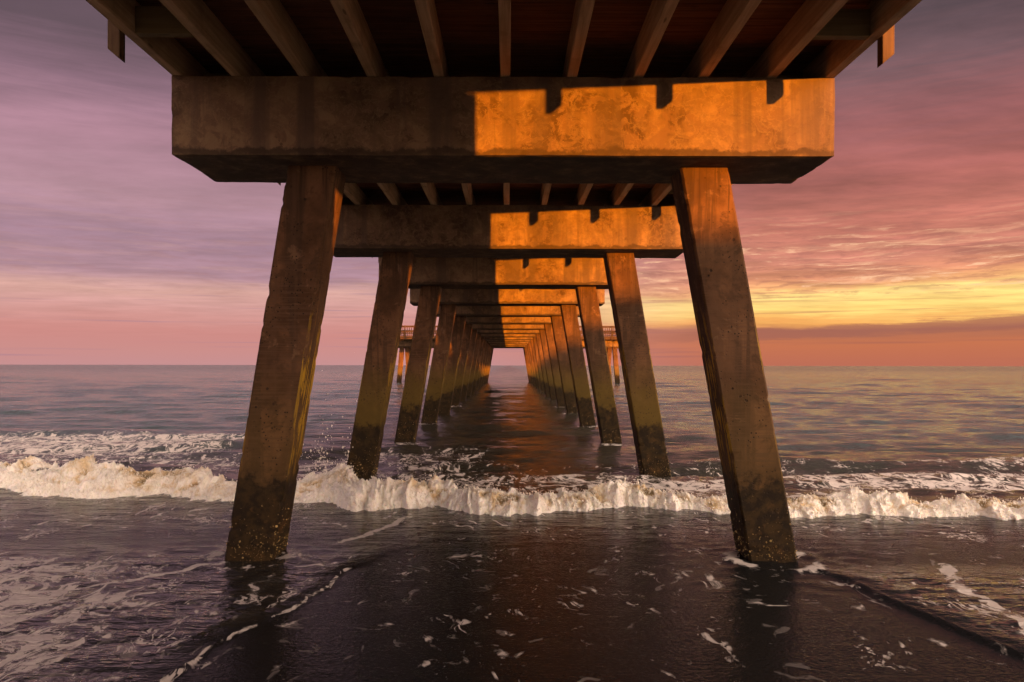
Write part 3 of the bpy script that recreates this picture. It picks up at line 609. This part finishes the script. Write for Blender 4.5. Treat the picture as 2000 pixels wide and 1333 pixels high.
# barnacles: little open cones in the splash zone of a pile
m, N, b = new_mat('barnacle_shell'); oi = N.noise(N.n.new('ShaderNodeTexCoord').outputs['Object'], 17, 2)
N.put(b.inputs['Base Color'], N.mix(N.ss(oi, 0.4, 0.6), (0.16, 0.10, 0.035), (0.60, 0.44, 0.17))); b.inputs['Roughness'].default_value = 0.4
M_BARN = m
def barnacle_mesh(xt, xb, count, seed):
    r = np.random.default_rng(seed); vs_, fs_ = [], []
    for i in range(count):
        f = r.integers(0, 4); z = abs(r.normal(0.04, 0.24)) + 0.01
        if z > 0.95: continue
        cxs = r.normal(0.04, 0.14) if r.random() < 0.5 else r.uniform(-0.24, 0.24); s = r.gamma(1.6, 0.0019) + 0.002; hgt = s * r.uniform(0.7, 1.2)
        cxs = float(np.clip(cxs, -0.235, 0.235)); h = PW / 2 + 0.001
        o = {0: (cxs, -h), 1: (h, cxs), 2: (cxs, h), 3: (-h, cxs)}[int(f)]; nn = {0: (0, -1), 1: (1, 0), 2: (0, 1), 3: (-1, 0)}[int(f)]
        tt = (-nn[1], nn[0]); ox = (xt - xb) * z / ZB; k = len(vs_); m_ = 6
        for rr, hh in ((1.0, -0.006), (0.55, hgt), (0.3, hgt * 0.6)):
            for j in range(m_):
                a_ = j * 2 * math.pi / m_ + i; u_ = rr * s * math.cos(a_); w_ = rr * s * math.sin(a_)
                vs_.append((o[0] + tt[0] * u_ + nn[0] * hh + ox, o[1] + tt[1] * u_ + nn[1] * hh, z + w_))
        for L in (0, 1):
            for j in range(m_):
                fs_.append((k + L * m_ + j, k + L * m_ + (j + 1) % m_, k + (L + 1) * m_ + (j + 1) % m_, k + (L + 1) * m_ + j))
    return mesh_np('barnacles', np.array(vs_), np.array(fs_), False)
barn_far = {s: barnacle_mesh(s * 2.05, s * 2.75, 260, 40 + s) for s in (-1, 1)}

for k in range(-1, 15):
    y = Y0 + SPAN * k
    bent = bpy.data.objects.new('bent', None); COL.objects.link(bent); bent.parent = pier; bent.location = Vector((XC, y, 0)) + OFF; bent.empty_display_size = 0.3
    cbase = -Vector(bent.location) + OFF
    cap = part('cap', {0: cap_hi, -1: cap_b, 1: cap_b, 2: cap_b}.get(k, cap_c), M_CAP, (XC + XL + (0 if k == 0 else rng.uniform(-.02, .02)), y, ZB), bent, cbase)
    for s in (-1, 1):
        xt, xb = (XC * 0 + (-2.055 if s < 0 else 2.045), -2.71 if s < 0 else 2.785) if k == 0 else (s * 2.05 + XC, s * 2.75 + XC)
        if k <= 0 or k == 1:
            pm = pile_mesh(xt, xb, 10 + 7 * k + s, 0.045 if k == 0 else 0.06)
        else: pm = pile_far[s]
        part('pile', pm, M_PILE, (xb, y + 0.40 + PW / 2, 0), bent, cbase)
        if 0 <= k <= 4:
            bmsh = barnacle_mesh(xt, xb, 520, 60 + 2 * k + s) if k < 2 else barn_far[s]
            o = part('barnacles', bmsh, M_BARN, (xb, y + 0.40 + PW / 2, 0), bent, cbase); o['kind'] = 'stuff'

# timber deck: joists on the caps, planks across the joists
JX = np.array([-2.708, -2.032, -1.356, -0.696, -0.04, 0.635, 1.295, 1.935, 2.611])
joist = box_mesh('joist', -0.05, 0.05, 0, SPAN - 0.006, 0.002, 0.302, bev=0.006)
for k in range(-2, 3):
    for j in JX:
        part('joist', joist, M_JOIST, (j + XC + random.uniform(-.008, .008), Y0 + SPAN * k + 0.59, ZT))
bm = bmesh.new()
for j in JX: box_bm(bm, j, j + 0.1, 0, SPAN * 12 - 0.3, 0.002, 0.302)
o = part('joist_run', bm_mesh('joist_run', bm), M_JOIST, (XC - 0.05, Y0 + SPAN * 3 + 0.59, ZT)); o['kind'] = 'stuff'
beam = box_mesh('edge_beam', -0.05, 0.05, 0, SPAN - 0.006, 0.002, 0.302, bev=0.006)
for k in range(-2, 15):
    for s, xe in ((-1, XL + 0.05), (1, XR - 0.05)):
        part('edge_beam', beam, M_JOIST, (XC + xe, Y0 + SPAN * k + 0.59, ZT))
bl = {s: box_mesh('blocking', 0, (JX[0] - XL - 0.156 if s < 0 else XR - JX[-1] - 0.156), 0, 0.09, 0.004, 0.24, bev=0.004) for s in (-1, 1)}
PSP = SPAN / 4
bm = bmesh.new()                                                     # rail post: stands outside the edge beam, its foot cut at a slant
for i, (x, z) in enumerate(((0, -0.24), (0.105, -0.15), (0.105, 1.45), (0, 1.45))):
    for y in (0, 0.10): bm.verts.new((x, y, z))
bm.verts.ensure_lookup_table(); V_ = bm.verts
for q in ((0, 2, 4, 6), (7, 5, 3, 1), (0, 1, 3, 2), (2, 3, 5, 4), (4, 5, 7, 6), (6, 7, 1, 0)): bm.faces.new([V_[i] for i in q])
bmesh.ops.recalc_face_normals(bm, faces=bm.faces[:]); bmesh.ops.bevel(bm, geom=bm.edges[:], offset=0.004, segments=1, affect='EDGES')
postR = bm_mesh('rail_post', bm)
bm = bmesh.new(); bm.from_mesh(postR); bmesh.ops.scale(bm, vec=(-1, 1, 1), verts=bm.verts[:]); bmesh.ops.reverse_faces(bm, faces=bm.faces[:]); postL = bm_mesh('rail_post', bm)
yp = 6.66 - PSP * 5
while yp < 84:
    if yp < 22:
        part('blocking', bl[-1], M_BLOCK, (XC + XL + 0.103, yp, ZT)); part('blocking', bl[1], M_BLOCK, (XC + JX[-1] + 0.053, yp, ZT))
    part('rail_post', postL, M_POST, (XC + XL - 0.003, yp - 0.05, ZT)); part('rail_post', postR, M_POST, (XC + XR + 0.003, yp, ZT))
    yp += PSP
plank = box_mesh('plank', 0, XR - XL + 0.16, 0, 0.138, 0, 0.045, bev=0.005)
PP = 0.1435; yp = Y0 - 3.2; near_end = Y0 + SPAN + 2.2
while yp < near_end:
    part('plank', plank, M_PLANK, (XC + XL - 0.08 + random.uniform(-.01, .01), yp, ZD + random.uniform(0, .003))); yp += PP
bm = bmesh.new(); y1 = Y0 - 3.2
while y1 > Y0 - 2 * SPAN + 0.6: y1 -= PP; box_bm(bm, 0, XR - XL + 0.16, y1 - near_end, y1 - near_end + 0.138, 0, 0.045)
y2 = yp
while y2 < 85.0: box_bm(bm, 0, XR - XL + 0.16, y2 - near_end, y2 - near_end + 0.138, 0, 0.045); y2 += PP
o = part('decking', bm_mesh('decking', bm), M_PLANK, (XC + XL - 0.08, near_end, ZD)); o['kind'] = 'stuff'
for s in (-1, 1):
    x = XC + (XL - 0.06 if s < 0 else XR + 0.06)
    for nm, z0, z1, hw in (('handrail', 1.10, 1.14, 0.08), ('rail', 0.95, 1.08, 0.02), ('rail', 0.15, 0.24, 0.02)):
        part(nm, box_mesh(nm, -hw, hw, 0, 84.8 - (Y0 - SPAN), z0, z1), M_POST, (x, Y0 - SPAN, ZD + 0.045))

# ------------------------------------------------------------------ the platform at the seaward end
PY0, PY1, PX = 85.0, 98.0, 13.6
head = bpy.data.objects.new('fishing_platform', None); COL.objects.link(head); head.location = (XC, PY0, 0)
setp(head, 'far cross platform at the pier end with orange timber railing', 'platform')
HB = Vector((-XC, -PY0, 0))
hp = lambda nm, me, mat, loc: part(nm, me, mat, loc, head, HB)
hp('deck', box_mesh('deck', -PX, PX, 0, PY1 - PY0, 0, 0.05), M_PLANK, (XC, PY0, ZD))
hp('fascia', box_mesh('fascia', -PX, PX, -0.05, 0, -0.31, 0.05), M_RAIL, (XC, PY0 - 0.002, ZD))
hp('fascia', box_mesh('fascia', -PX, PX, 0, 0.05, -0.31, 0.05), M_RAIL, (XC, PY1 + 0.002, ZD))
for s in (-1, 1): hp('fascia', box_mesh('fascia', 0, 0.05, 0, PY1 - PY0, -0.31, 0.05), M_RAIL, (XC + (PX + 0.002 if s > 0 else -PX - 0.052), PY0, ZD))
hj = box_mesh('joist', -0.05, 0.05, 0.1, PY1 - PY0 - 0.1, -0.303, -0.002, bev=0)
for i in range(36):
    x = -PX + 0.4 + i * (2 * PX - 0.8) / 35
    hp('joist', hj, M_JOIST, (XC + x, PY0, ZD))
hpost = box_mesh('rail_post', -0.07, 0.07, -0.16, -0.054, -0.46, 1.16); hpb = box_mesh('rail_post', -0.07, 0.07, 0.054, 0.16, -0.46, 1.16)
bal = bmesh.new(); balb = bmesh.new()
nb = int(2 * PX / 0.24)
def gap(x): return abs(x) < 3.35
for i in range(nb + 1):
    x = -PX + i * 2 * PX / nb
    if not gap(x): box_bm(bal, x - 0.04, x + 0.04, -0.03, 0.01, 0.36, 0.96)
    box_bm(balb, x - 0.04, x + 0.04, -0.01, 0.03, 0.36, 0.96)
o = hp('balusters', bm_mesh('balusters', bal), M_RAIL, (XC, PY0, ZD + 0.05)); o['kind'] = 'stuff'
o = hp('balusters', bm_mesh('balusters', balb), M_RAIL, (XC, PY1, ZD + 0.05)); o['kind'] = 'stuff'
for i in range(15):
    x = -PX + 0.25 + i * (2 * PX - 0.5) / 14
    if not gap(x): hp('rail_post', hpost, M_RAIL, (XC + x, PY0, ZD + 0.05))
    hp('rail_post', hpb, M_RAIL, (XC + x, PY1, ZD + 0.05))
for z0, z1, nm in ((1.10, 1.15, 'handrail'), (0.96, 1.09, 'rail'), (0.24, 0.36, 'rail'), (0.56, 0.64, 'rail')):
    hw = 0.1 if nm == 'handrail' else 0.03
    for s in (-1, 1):
        a_, b2 = (3.45, PX) if s > 0 else (-PX, -3.45)
        hp(nm, box_mesh(nm, a_, b2, -0.01 - hw, hw - 0.01, z0, z1), M_RAIL, (XC, PY0 + (0.02 if nm == 'rail' else 0), ZD + 0.05))
    hp(nm, box_mesh(nm, -PX, PX, 0.01 - hw, hw + 0.01, z0, z1), M_RAIL, (XC, PY1 - (0.02 if nm == 'rail' else 0), ZD + 0.05))
    for s in (-1, 1):
        hp(nm, box_mesh(nm, -hw, hw, 0.2, PY1 - PY0 - 0.2, z0, z1), M_RAIL, (XC + s * (PX - 0.04), PY0, ZD + 0.05))
hcap = bm_mesh('cap', rough_box(10.2, CAPD, ZT - ZB, 0.5, 0.012, 0.004, 0, 5.0))
hpile = {s: pile_mesh(0, s * 0.35, 30 + s, 0.2) for s in (-1, 1)}
for yb in (Y0 + SPAN * 13, Y0 + SPAN * 14 + 0.6):
    for s in (-1, 1):
        hp('cap', hcap, M_CAP, (XC + (3.30 if s > 0 else -13.5), yb, ZB))
        for xx, ss_ in ((5.6, -1), (11.2, -1), (12.45, 1)):
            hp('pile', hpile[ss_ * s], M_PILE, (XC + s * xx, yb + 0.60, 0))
print('objects', len(bpy.data.objects), 'tris', sum(len(m_.loop_triangles) if m_.loop_triangles else len(m_.polygons) * 2 for m_ in bpy.data.meshes))
